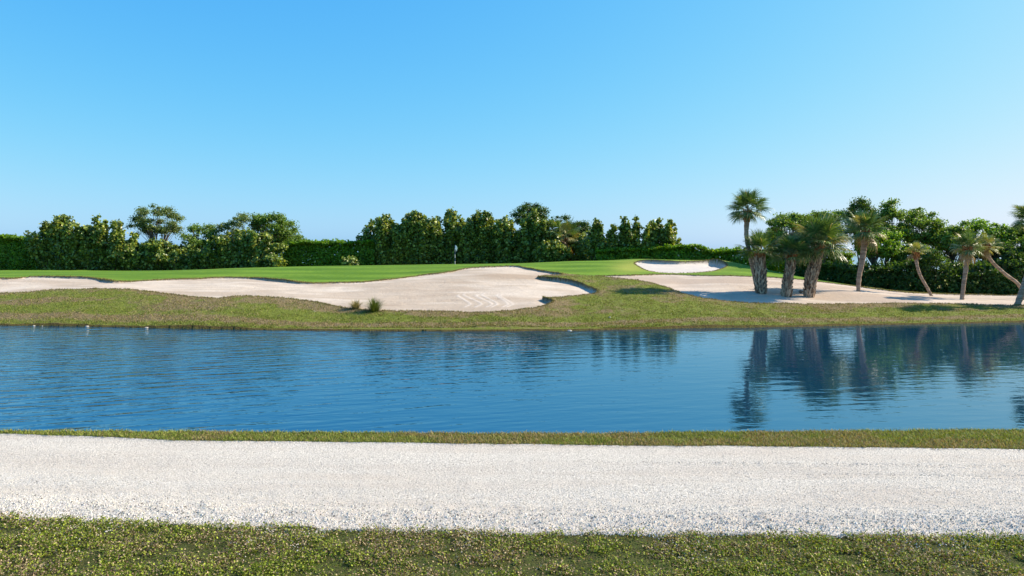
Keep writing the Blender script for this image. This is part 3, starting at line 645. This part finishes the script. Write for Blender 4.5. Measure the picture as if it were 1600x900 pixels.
def hedge(pts, label, kind='mangrove', depth=2.6, dens=150, leaf=.16, name='mangrove_hedge', low=0.0, und=.34):
    """pts: (px, top row, Y). A dense bank of foliage with a lumpy top, thick stems inside"""
    pts = np.array(pts, float)
    pxs = np.arange(pts[0, 0], pts[-1, 0], 3.0)
    Yc = np.interp(pxs, pts[:, 0], pts[:, 2]); tp = np.interp(pxs, pts[:, 0], pts[:, 1])
    Xc = (pxs - 800) / F * Yc; zt = CH + (HZ - tp) / F * Yc; z0 = base(Xc, Yc)
    L = np.concatenate([[0], np.cumsum(np.hypot(np.diff(Xc), np.diff(Yc)))]); i0 = len(pxs) // 2
    loc = (Xc[i0], Yc[i0], z0[i0]); root = empty(name, loc, label, 'hedge')
    H = float(np.mean(zt - z0)); n_ = int(dens * L[-1] * (H + depth * .8))
    l = RNG.uniform(0, L[-1], n_); q = RNG.random(n_) * (H + depth); onface = q < H
    bump_ = .75 + .5 * fbm(l * .9, q * .8, 200 + int(pts[0, 0]) % 50, 3)
    xx = np.interp(l, L, Xc); yy = np.interp(l, L, Yc); top_ = np.interp(l, L, zt); g_ = np.interp(l, L, z0)
    v = np.where(onface, q / H, 1.0)
    topz = g_ + (top_ - g_) * (.93 + und * (fbm(l * .35, l * 0, 301, 3) - .5) + .12 * fbm(l * 1.3, l * 0, 300, 3) + .05 * RNG.random(n_))
    z = np.where(onface, g_ + (topz - g_) * np.clip(v, low, 1), topz + RNG.normal(0, .07, n_))
    y = np.where(onface, yy - depth / 2 * bump_ * np.sqrt(np.clip(1.05 - v ** 3, .0, 1)) + np.abs(RNG.normal(0, .5, n_)), yy + (q - H) - depth / 2)
    C = np.stack([xx + RNG.normal(0, .05, n_), y, z], 1)
    O = np.where(onface[:, None], np.array([[0, -.8, .3]]), np.array([[0, -.1, 1.0]])) + RNG.normal(0, .3, (n_, 3))
    V, Fq, cc = leafcloud(C, leaf, O, leafcols(n_, kind, int(pts[0, 0]), C))
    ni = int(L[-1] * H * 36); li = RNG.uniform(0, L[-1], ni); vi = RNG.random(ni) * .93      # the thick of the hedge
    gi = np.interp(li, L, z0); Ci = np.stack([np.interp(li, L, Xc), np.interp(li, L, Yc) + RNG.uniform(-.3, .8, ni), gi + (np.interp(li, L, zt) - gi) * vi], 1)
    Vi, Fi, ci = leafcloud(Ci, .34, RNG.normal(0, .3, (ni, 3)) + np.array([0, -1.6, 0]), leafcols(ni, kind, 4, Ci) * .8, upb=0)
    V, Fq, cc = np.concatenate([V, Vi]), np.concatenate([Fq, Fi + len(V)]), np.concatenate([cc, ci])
    # upright sprigs on the top
    ns = int(L[-1] * 9); sl = RNG.uniform(0, L[-1], ns); sh = RNG.uniform(.1, .55, ns); m_ = 14
    sx = np.repeat(np.interp(sl, L, Xc), m_); sy = np.repeat(np.interp(sl, L, Yc) + RNG.uniform(-1, .6, ns), m_)
    st = np.repeat(np.interp(sl, L, zt) * 1 - .12, m_); hh2 = np.repeat(sh, m_) * RNG.random(ns * m_)
    C2 = np.stack([sx + RNG.normal(0, .07, ns * m_), sy + RNG.normal(0, .07, ns * m_), st + hh2], 1)
    V3, F3, c3 = leafcloud(C2, leaf * .9, RNG.normal(0, .5, (len(C2), 3)), leafcols(len(C2), kind, 3, C2) * 1.1)
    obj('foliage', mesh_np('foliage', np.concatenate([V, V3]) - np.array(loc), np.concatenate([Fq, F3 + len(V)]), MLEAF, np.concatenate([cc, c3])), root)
    stems = []
    for s_ in np.arange(.2, L[-1], .55):
        bx = np.interp(s_, L, Xc); by = np.interp(s_, L, Yc) + RNG.uniform(-.6, .6); bz = np.interp(s_, L, z0); tz = np.interp(s_, L, zt)
        stems.append((np.array([(bx, by, bz - .1), (bx + RNG.normal(0, .25), by, (bz + tz) / 2), (bx + RNG.normal(0, .5), by, tz - .35)]), [.05, .04, .02]))
    tv, tf = tubes(stems, 4); obj('stems', mesh_np('stems', tv - np.array(loc), tf, MBARK, None, True), root)['kind'] = 'stuff'
    return root

# ------------------------------------------------------------------ the line of trees
G1 = 'sea grape trees behind the green'
hedge([(-420, 372, 92), (-60, 371, 90), (40, 374, 88), (95, 380, 88)], 'clipped mangrove hedge with sunlit top at the left edge of the view')
hedge([(60, 388, 92), (200, 384, 92), (330, 386, 92), (430, 392, 92)], 'dark low mangrove growth behind the left sea grapes', 'dark', name='mangrove_thicket')
seagrape(98, 335, 40, 87, 'tall sea grape at the right end of the left hedge, leafy to the ground', group=G1)
seagrape(165, 340, 43, 87, 'yellowish broad sea grape beside the feathery tree on the left', group=G1)
broad(246, 318, 378, 42, 91, 'airy feathery tree with pale open crown rising above the left sea grapes', 'pale', 'buttonwood_tree', 60, 210, .12, .72)
seagrape(238, 374, 42, 86.5, 'low sea grape under the airy feathery tree', dens=.95, group=G1)
broad(312, 345, 400, 30, 90, 'small rounded green tree between the airy tree and the double crown', 'broad', 'buttonwood_tree', 50, 250, .12, .75)
seagrape(302, 385, 38, 86, 'lowest sea grape bush between the airy tree and the double crown', dens=1.0, group=G1)
broad(375, 331, 400, 38, 91, 'dull green left half of the double round crown', 'pale', 'buttonwood_tree', 62, 260, .12, .8)
broad(428, 327, 398, 40, 92, 'bright green domed tree, right half of the double round crown', 'broad', 'buttonwood_tree', 78, 270, .12, .8)
broad(462, 362, 392, 22, 91.5, 'low spreading green limb tree right of the domed crown', 'broad', 'buttonwood_tree', 26, 230, .12, .7)
seagrape(382, 358, 50, 86, 'wide sea grape mass in front of the double round crown', dens=1.05, group=G1)
seagrape(420, 398, 22, 84.5, 'small sea grape skirt at the foot of the domed tree', dens=1.1, group=G1)
hedge([(440, 384, 90), (480, 378, 90), (520, 377, 90), (590, 383, 90)], 'clipped mangrove hedge in the gap between the two tree groups')
seagrape(548, 404, 9, 85, 'knee high sea grape sprig in front of the middle hedge', 'sea_grape_shrub', dens=.8, group=G1)
hedge([(570, 378, 96), (700, 372, 96), (830, 366, 96), (960, 378, 94), (1040, 392, 90)], 'dark thicket filling in behind the central sea grapes', 'dark', name='mangrove_thicket')
seagrape(596, 336, 30, 90, 'tall ragged sea grape at the left end of the central row', group=G1)
seagrape(650, 331, 32, 90, 'sunlit sea grape second from the left in the central row', group=G1)
seagrape(702, 327, 30, 91, 'sea grape standing just left of the flagstick top', group=G1)
seagrape(752, 329, 30, 91, 'sea grape standing just right of the flagstick', group=G1)
seagrape(792, 338, 26, 90, 'sea grape right in front of the dark topmost crown, left side', group=G1)
broad(830, 310, 368, 28, 96, 'dark tree whose crown is the highest of the central row', 'dark', 'buttonwood_tree', 54, 260, .13, .75)
seagrape(838, 330, 28, 89.5, 'bright sea grape below the highest dark crown', group=G1)
broad(872, 334, 392, 26, 95, 'dark green tree behind the yellowed palm', 'dark', 'buttonwood_tree', 50, 260, .13, .75)
broad(905, 345, 400, 24, 94, 'rounded dark tree just right of the yellowed palm', 'dark', 'buttonwood_tree', 54, 260, .13, .75)
seagrape(862, 378, 26, 86.5, 'low sea grape in front of the yellowed palm', dens=1.0, group=G1)
seagrape(922, 362, 30, 88, 'dense dark sea grape with rounded top right of the yellowed palm', dens=1.1, group=G1)
G2 = 'slender leaning sea grapes'
seagrape(940, 342, 19, 85, 'first slender sea grape, leaning left out of the rounded dark one', lean=-.10, nstem=8, dens=1.2, spread=.4, group=G2)
seagrape(963, 338, 18, 84.5, 'tallest slender leaning sea grape, next to the first', lean=.12, nstem=7, bare=.15, dens=1.25, spread=.36, group=G2)
seagrape(984, 338, 17, 84, 'slender leaning sea grape in the middle of the thin row', lean=.14, nstem=7, bare=.25, dens=1.25, spread=.36, group=G2)
seagrape(1006, 343, 18, 84, 'slender leaning sea grape with bare lower stems, next to last', lean=.14, nstem=7, bare=.32, dens=1.25, spread=.36, group=G2)
seagrape(1024, 342, 14, 85, 'slender leaning sea grape, the darker one just before the gap at the end', lean=.12, nstem=6, bare=.3, dens=1.2, spread=.34, group=G2)
seagrape(1042, 343, 17, 84, 'thin pale stemmed sea grape alone at the right end of the row', lean=.06, nstem=7, bare=.35, dens=1.25, spread=.36, group=G2)
hedge([(930, 392, 84), (1000, 388, 84), (1060, 386, 83), (1100, 390, 82), (1170, 391, 80), (1250, 394, 76), (1330, 400, 72)], 'long sunlit mangrove hedge behind the white bunker and the palms')
hedge([(1235, 406, 67), (1300, 414, 64), (1400, 414, 62), (1500, 414, 61), (1600, 410, 61), (1800, 405, 62)], 'dark mangrove thicket filling the ground behind the leaning palms on the right', 'dark', leaf=.13, und=1.5, name='mangrove_thicket')
G3 = 'mangrove trees behind the right palms'
for a in [(1232, 330, 400, 34, 70, 'leafy mangrove tree rising behind the stubby palms, left end of the right grove', 'broad'),
          (1280, 324, 396, 38, 69, 'wide mangrove tree behind the biggest stubby palm', 'broad'),
          (1345, 311, 380, 24, 69, 'mangrove tree whose dark top sprigs show above the straight palm', 'dark'),
          (1392, 314, 392, 22, 67, 'tall narrow mangrove right of the straight palm', 'broad'),
          (1372, 352, 410, 30, 65, 'bright low mangrove between straight palm and bent palm', 'mangrove'),
          (1438, 321, 398, 30, 67, 'tall mangrove standing behind the small bent palm', 'broad'),
          (1432, 378, 425, 30, 64, 'bushy mangrove around the crown of the small bent palm', 'broad'),
          (1492, 341, 410, 30, 65, 'rounded mangrove left of the second straight palm', 'broad'),
          (1535, 338, 415, 32, 65, 'wide bright mangrove behind the strongly leaning palm', 'mangrove'),
          (1585, 347, 420, 30, 64, 'mangrove near the right edge of the view', 'broad'),
          (1640, 343, 420, 36, 64, 'mangrove cut by the right edge of the view', 'broad'),
          (1565, 380, 430, 30, 62.5, 'low dark mangrove above the leaning palm trunk', 'dark')]:
    broad(a[0], a[1], a[2] + 4, a[3] * 1.15, *a[4:6], kind=a[6], ncl=64 if a[3] < 33 else 80, per=250, leaf=.115, clr=.62, group=G3)

# ------------------------------------------------------------------ palms
def frond_mesh(seed, droop, L=1.0, pet=.7, nl=30, col=((.040, .090, .018), (.15, .24, .065)), yellow=.05):
    """a cabbage palm leaf: stalk, arching midrib and split fan, along +X, total length pet + L"""
    rg = np.random.default_rng(seed); V, Q, T, cq, ct_ = [], [], [], [], []
    def arc(s): return np.array([s, 0, .10 * s - droop * s * s * .55])
    n_ = 6; ss = np.linspace(0, pet, n_)
    for s_ in ss:
        p = arc(s_ * .55); p[0] = s_; w_ = .028 - .012 * s_ / pet; V += [p + (0, -w_, 0), p + (0, w_, 0), p + (0, 0, -w_)]
    for i in range(n_ - 1):
        a = i * 3
        for j in range(3): Q.append((a + j, a + (j + 1) % 3, a + 3 + (j + 1) % 3, a + 3 + j)); cq.append((.16, .20, .06))
    p0 = arc(pet * .55); p0[0] = pet
    for i in range(nl):
        f = i / (nl - 1) * 2 - 1; ang = f * R(118) + rg.normal(0, .04)
        root = p0 + np.array([.30 * L * (1 - abs(f)), 0, -.02])
        ln = L * (.62 + .32 * math.cos(ang * .8)) * rg.uniform(.88, 1.08)
        d_ = np.array([math.cos(ang), math.sin(ang), .18 * (1 - abs(f))]); side = np.array([-math.sin(ang), math.cos(ang), 0])
        up = .12 * (1 if i % 2 else -1)
        pts = []
        for t in (0, .45, .8, 1.0):
            g_ = -(droop * .55 + .12) * (t * ln) ** 2 - (.22 * max(0, t - .7) * ln * 3.0) * rg.uniform(.2, 1.2)
            pts.append(root + d_ * ln * t * (1 - .12 * t) + np.array([0, 0, g_]))
        ws = (.012, .030, .013)
        a = len(V)
        for k_ in range(3): V += [pts[k_] - side * ws[k_] * L + (0, 0, up * .05), pts[k_] + side * ws[k_] * L]
        V.append(pts[3])
        g = rg.random(); c = np.array(col[0]) * (1 - g) + np.array(col[1]) * g
        if rg.random() < yellow: c = np.array((.42, .36, .14)) * rg.uniform(.7, 1.1)
        Q += [(a, a + 1, a + 3, a + 2), (a + 2, a + 3, a + 5, a + 4)]; cq += [c, c]; T.append((a + 4, a + 5, a + 6)); ct_.append(c * .9 + np.array((.05, .04, .01)))
    return mesh_np('frond', np.array(V), [np.array(Q), np.array(T)], MFROND, np.array(cq + ct_))
FR = {}
for d_ in (0, 1, 2): FR['g', d_] = [frond_mesh(10 * d_ + k, (.05, .25, .55)[d_]) for k in range(3)]
FR['y', 1] = [frond_mesh(50 + k, .6, col=((.16, .17, .05), (.40, .38, .15)), yellow=.3) for k in range(2)]
FR['b', 2] = [frond_mesh(60 + k, 1.2, col=((.20, .12, .05), (.42, .29, .14)), yellow=0) for k in range(2)]
FR['l', 1] = [frond_mesh(70 + k, .35, col=((.12, .17, .03), (.32, .36, .08)), yellow=.2) for k in range(2)]

def palm(path, Y, crown_px, label, rpx=(6, 5), n=30, boots=False, rust=.25, yellow=0, dead=2, light=False, name='cabbage_palm', spread=(-.55, 1.25), group=None, on_ground=True, lop=None):
    """path: trunk centreline in picture columns and rows at distance Y; crown_px: frond reach"""
    k = Y / F
    P = np.array([world(a, b, Y) for a, b in path])
    P[:, 1] += np.linspace(0, .25, len(P)) * RNG.uniform(-1, 1)
    if on_ground: P[0, 2] = min(float(z_far(np.array([P[0, 0]]), np.array([Y]))[0]), P[0, 2] + .3) - .06
    loc = P[0].copy(); root = empty(name, loc, label, 'palm', group)
    t0 = np.linspace(0, 1, len(P)); t = np.linspace(0, 1, 26)
    def cr1(v):
        out = []
        for q in t:
            i = min(int(q * (len(P) - 1)), len(P) - 2); f = q * (len(P) - 1) - i
            a, b, c, d = v[max(i - 1, 0)], v[i], v[i + 1], v[min(i + 2, len(P) - 1)]
            out.append(.5 * (2 * b + (c - a) * f + (2 * a - 5 * b + 4 * c - d) * f * f + (3 * b - a - 3 * c + d) * f ** 3))
        return np.array(out)
    Pt = np.stack([cr1(P[:, j]) for j in range(3)], 1)
    r = np.interp(t, np.linspace(0, 1, len(rpx)), rpx) * k * (1 + .05 * np.sin(t * 70)); r[0] *= 1.15
    tv, tf = tubes([(Pt - loc, r)], 12, .008)
    rustv = np.repeat(sstep(1 - rust, 1 - rust * .3, t), 12)
    obj('trunk', mesh_np('trunk', tv, tf, MBARK if boots else MPALM, None, True, {'rust': rustv}), root)  # darker bark under the boots paints the shade in their gaps
    top = Pt[-1] - loc; H = np.linalg.norm(P[-1] - P[0])
    # leaf bases: criss-cross boots up the whole trunk, or only a collar below the crown
    V, Q, cc = [], [], []
    t_lo = .02 if boots else 1 - rust * .9
    rows = int((1 - t_lo) * H / (.15 if boots else .16)) + 2
    for i in range(rows):
        tt_ = t_lo + (1 - t_lo) * i / rows; c = np.array([np.interp(tt_, t, Pt[:, j]) for j in range(3)]) - loc; rr = np.interp(tt_, t, r)
        m_ = 7
        for j in range(m_):
            an = (j + .5 * (i % 2)) * 2 * math.pi / m_ + random.uniform(-.15, .15); o = np.array([math.cos(an), math.sin(an), 0]); s_ = np.array([-math.sin(an), math.cos(an), 0])
            for sg in ((-1, 1) if boots else (random.choice((-1, 1)),)):
                h = random.uniform(.28, .42) if boots else random.uniform(.22, .34); w_ = random.uniform(.05, .075) if boots else .04
                a = c + o * rr * .92 + s_ * sg * .04; b = a + o * random.uniform(.05, .13) + s_ * sg * .13 + np.array([0, 0, h])
                n0 = len(V); V += [a - s_ * w_, a + s_ * w_, b + s_ * w_ * .5, b - s_ * w_ * .5, a - s_ * w_ + o * .05, a + s_ * w_ + o * .05, b + s_ * w_ * .5 + o * .03, b - s_ * w_ * .5 + o * .03]
                Q += [(n0 + 4, n0 + 5, n0 + 6, n0 + 7), (n0, n0 + 4, n0 + 7, n0 + 3), (n0 + 1, n0 + 2, n0 + 6, n0 + 5), (n0 + 3, n0 + 7, n0 + 6, n0 + 2)]
                g = random.random(); col = (np.array((.13, .075, .045)) * (1 - g) + np.array((.60, .45, .32)) * g) if boots and tt_ < .85 else (np.array((.16, .06, .02)) * (1 - g) + np.array((.42, .20, .08)) * g)
                cc += [col] * 4
    o_ = obj('leaf_bases', mesh_np('leaf_bases', np.array(V), np.array(Q), MBOOT, np.array(cc)), root); o_['kind'] = 'stuff'
    sc0 = crown_px * k / 1.55
    ga = random.uniform(0, 6)
    for i in range(n):
        f = (i + .5) / n; el = spread[1] + (spread[0] - spread[1]) * f ** .85 + random.gauss(0, .08); az = ga + i * 2.39996 + random.gauss(0, .15)
        if lop is not None and math.cos(az - lop) < -.2 and random.random() < .5: az += math.pi
        dr = 0 if el > .75 else (1 if el > -.05 else 2)
        if i >= n - dead: me = random.choice(FR['b', 2]); el -= .35
        elif random.random() < yellow: me = random.choice(FR['y', 1])
        elif light: me = random.choice(FR['l', 1])
        else: me = random.choice(FR['g', dr])
        fo = obj('frond', me, root); s_ = sc0 * random.uniform(.82, 1.08) * (.9 if i < 4 else 1)
        fo.location = Vector(top) + Vector((0, 0, .02 + .22 * (1 - f) * sc0))
        fo.scale = (s_, s_ * random.uniform(.85, 1.1), s_)
        fo.rotation_euler = (Matrix.Rotation(az, 3, 'Z') @ Matrix.Rotation(-el, 3, 'Y') @ Matrix.Rotation(random.gauss(0, .35), 3, 'X')).to_euler()
    return root
GP = 'cabbage palms on the waste sand'
palm([(1185, 457), (1179, 430), (1172, 400), (1166, 368), (1168, 330)], 50.8, 33, 'tallest cabbage palm with thin curved trunk, crown clear against the sky', (4.2, 3.8, 3.3, 3.3, 4.6), 34, rust=.14, dead=0, group=GP)
palm([(1189, 456), (1187, 435), (1185, 415), (1187, 398)], 50.2, 37, 'stubby palm with thick criss-cross trunk beside the tallest palm', (7, 8, 7.8, 5.5), 26, boots=True, rust=.1, yellow=.05, dead=0, spread=(-.1, 1.35), group=GP)
palm([(1229, 461), (1231, 445), (1236, 425), (1240, 400)], 49.3, 34, 'middle stubby palm, the slimmest of the three shaggy trunks', (6.2, 5.4, 4.4, 4.2), 30, boots=True, rust=.15, dead=0, spread=(-.25, 1.35), group=GP)
palm([(1264, 460), (1268, 440), (1274, 420), (1283, 386)], 49.6, 49, 'biggest stubby palm, leaning right with wide drooping pale tipped crown', (6.5, 7.2, 7, 5), 42, boots=True, rust=.12, yellow=.2, dead=0, spread=(-.4, 1.35), group=GP)
palm([(1341, 453), (1342, 432), (1346, 410), (1349, 385), (1350, 362)], 53.0, 34, 'straight slender palm with rusty collar standing alone right of the stubby ones', (3, 3.4, 4, 4.4, 5), 36, rust=.16, yellow=.12, dead=2, group=GP)
palm([(1456, 464), (1448, 449), (1438, 432), (1431, 412), (1430, 394)], 54.5, 17, 'small palm with thin trunk bent like a hook', (2.2, 2.0, 2.1, 2.3, 3), 20, rust=.2, light=True, dead=1, spread=(-.2, 1.3), group=GP)
palm([(1503, 468), (1505, 448), (1508, 425), (1511, 402), (1511, 388)], 51.0, 27, 'second straight slender palm, between the bent palm and the strongly leaning palm', (3, 2.9, 3.1, 3.5, 4.5), 28, rust=.2, yellow=.15, light=False, dead=2, group=GP)
palm([(1600, 456), (1592, 446), (1572, 430), (1552, 413), (1541, 398), (1538, 386)], 53.0, 23, 'palm leaning far to the left with bright yellow green crown', (2.6, 2.6, 2.5, 2.4, 2.4, 3), 22, rust=.12, light=True, dead=1, group=GP)
palm([(1589, 478), (1597, 452), (1604, 425), (1609, 390), (1609, 345)], 46.5, 30, 'palm at the right edge of the view, most of its crown cut off', (4.6, 4, 3.5, 3.4, 4), 30, rust=.15, dead=0, group=GP)
palm([(880, 413), (882, 395), (884, 372)], 89, 30, 'yellowed cabbage palm wedged in the central sea grape row', (3, 3, 3.5), 26, rust=.3, yellow=.5, dead=4, on_ground=False)
palm([(1668, 478), (1664, 440), (1660, 385)], 47, 36, 'palm just outside the right edge shading the sand', (5, 5, 5), 24, rust=.15, dead=0, group=GP)

# ------------------------------------------------------------------ grass clumps in the bunker
def clump(px, py, hpx, wpx, n, c0, c1, label):
    X, Y, z = hit(px, py); z = float(z_far(np.array([X]), np.array([Y]))[0]); k = Y / F
    a = RNG.uniform(0, 2 * math.pi, n); r0 = RNG.random(n) * wpx * k * .3; ln = RNG.uniform(.3, 1.15, n) ** 1.3 * hpx * k; sp = RNG.random(n) ** 1.2 * wpx * k * 1.25
    V, Q, T, cc = [], [], [], []
    V = np.zeros((n, 7, 3))
    for i, t in enumerate((0, .55, .85, 1.0)):
        cx = np.cos(a) * (r0 + sp * t ** 1.6); cy = np.sin(a) * (r0 + sp * t ** 1.6); cz = ln * (t - .28 * t ** 3 * (sp / (wpx * k)))
        w_ = (.012, .010, .006, 0)[i]
        if i < 3:
            V[:, 2 * i] = np.stack([cx - np.sin(a) * w_, cy + np.cos(a) * w_, cz], 1); V[:, 2 * i + 1] = np.stack([cx + np.sin(a) * w_, cy - np.cos(a) * w_, cz], 1)
        else: V[:, 6] = np.stack([cx, cy, cz], 1)
    b = np.arange(n)[:, None] * 7; g = RNG.random(n)
    c = mixcol(c0, c1, g)
    me = mesh_np('grass_clump', V.reshape(-1, 3), [b + np.array([[0, 1, 3, 2]]), b + np.array([[2, 3, 5, 4]]), b + np.array([[4, 5, 6]])], MBLADE, np.concatenate([c, c, c]))
    o = obj('grass_clump', me); o.location = (X, Y, z - .03); tag(o, label, 'plant', 'grass clumps at the bunker edge')
clump(556, 483, 15, 15, 330, (.16, .13, .05), (.42, .36, .18), 'smaller straw coloured grass clump at the near edge of the long bunker')
clump(585, 487, 23, 19, 520, (.05, .08, .015), (.19, .24, .05), 'larger dark green grass clump at the near edge of the long bunker')

# ------------------------------------------------------------------ flagstick
X, Y, Zt = world(711, 382.5, 71.0); zg = float(z_far(np.array([X]), np.array([Y]))[0]); Hh = Zt - zg
fl = empty('flagstick', (X, Y, zg), 'thin flagstick with pale furled flag standing on the putting green', 'flagstick')
nb = 6
for i in range(nb):
    z0_, z1_ = Hh * i / nb, Hh * (i + 1) / nb
    v, f_ = tubes([(np.array([(0, 0, z0_), (0, 0, z1_)]), [.022, .022])], 10)
    obj('pole_band', mesh_np('pole_band', v, f_, MWHITE if i % 2 == 0 else MDARK, None, True), fl)
nx, nz = 10, 8; V = []
for i in range(nx):
    for j in range(nz):
        a = i / (nx - 1); b = j / (nz - 1); V.append((.02 + .24 * a - .10 * b * a, .05 * math.sin(a * 7 + b * 2) * a, Hh - .04 - .40 * b - .28 * a * a))
Q = [(i * nz + j, (i + 1) * nz + j, (i + 1) * nz + j + 1, i * nz + j + 1) for i in range(nx - 1) for j in range(nz - 1)]
obj('flag', mesh_np('flag', np.array(V), np.array(Q), MFLAG, None, True), fl)

# ------------------------------------------------------------------ stones
def stone(px, py, w_px, h_px, label, mat=MSTONE, name='shore_stone', onshore=True):
    if onshore: Y = float(shoreY((px - 800) / F)) - .12; X = (px - 800) / F * Y; z = -.02
    else: X, Y, z = hit(px, py); z = float(z_far(np.array([X]), np.array([Y]))[0])
    k = Y / F; V = []; nu, nv = 9, 6
    for j in range(nv + 1):
        for i in range(nu):
            a = 2 * math.pi * i / nu; b = math.pi * j / nv - math.pi / 2; q = 1 + random.uniform(-.16, .16)
            V.append((math.cos(a) * math.cos(b) * w_px * k * .5 * q, math.sin(a) * math.cos(b) * w_px * k * .4 * q, (math.sin(b) * .5 + .35) * h_px * k * q))
    Q = [(j * nu + i, j * nu + (i + 1) % nu, (j + 1) * nu + (i + 1) % nu, (j + 1) * nu + i) for j in range(nv) for i in range(nu)]
    o = obj(name, mesh_np(name, np.array(V), np.array(Q), mat, None, True)); o.location = (X, Y, z); return tag(o, label, 'stone', 'small stones round the pond')
stone(53, 508, 4, 1.8, 'small white stone at the far waterline, leftmost')
stone(66, 508, 2.4, 1.3, 'tiny grey stone just right of the leftmost white one')
stone(136, 509, 6, 2.4, 'largest white stone at the far waterline below the left trees')
stone(229, 511, 6, 2, 'pale flat stone at the far waterline, third white one from the left')
stone(890, 513, 8, 2.2, 'flat pale stone on the far waterline below the grass mound')
stone(953, 497, 3.4, 2.6, 'small white stone lying in the mown bank above the waterline', onshore=False, name='bank_stone')
stone(1251, 457, 6, 5, 'dull brown rock on the sand between the middle and biggest stubby palms', MSTONE2, 'sand_rock', False)
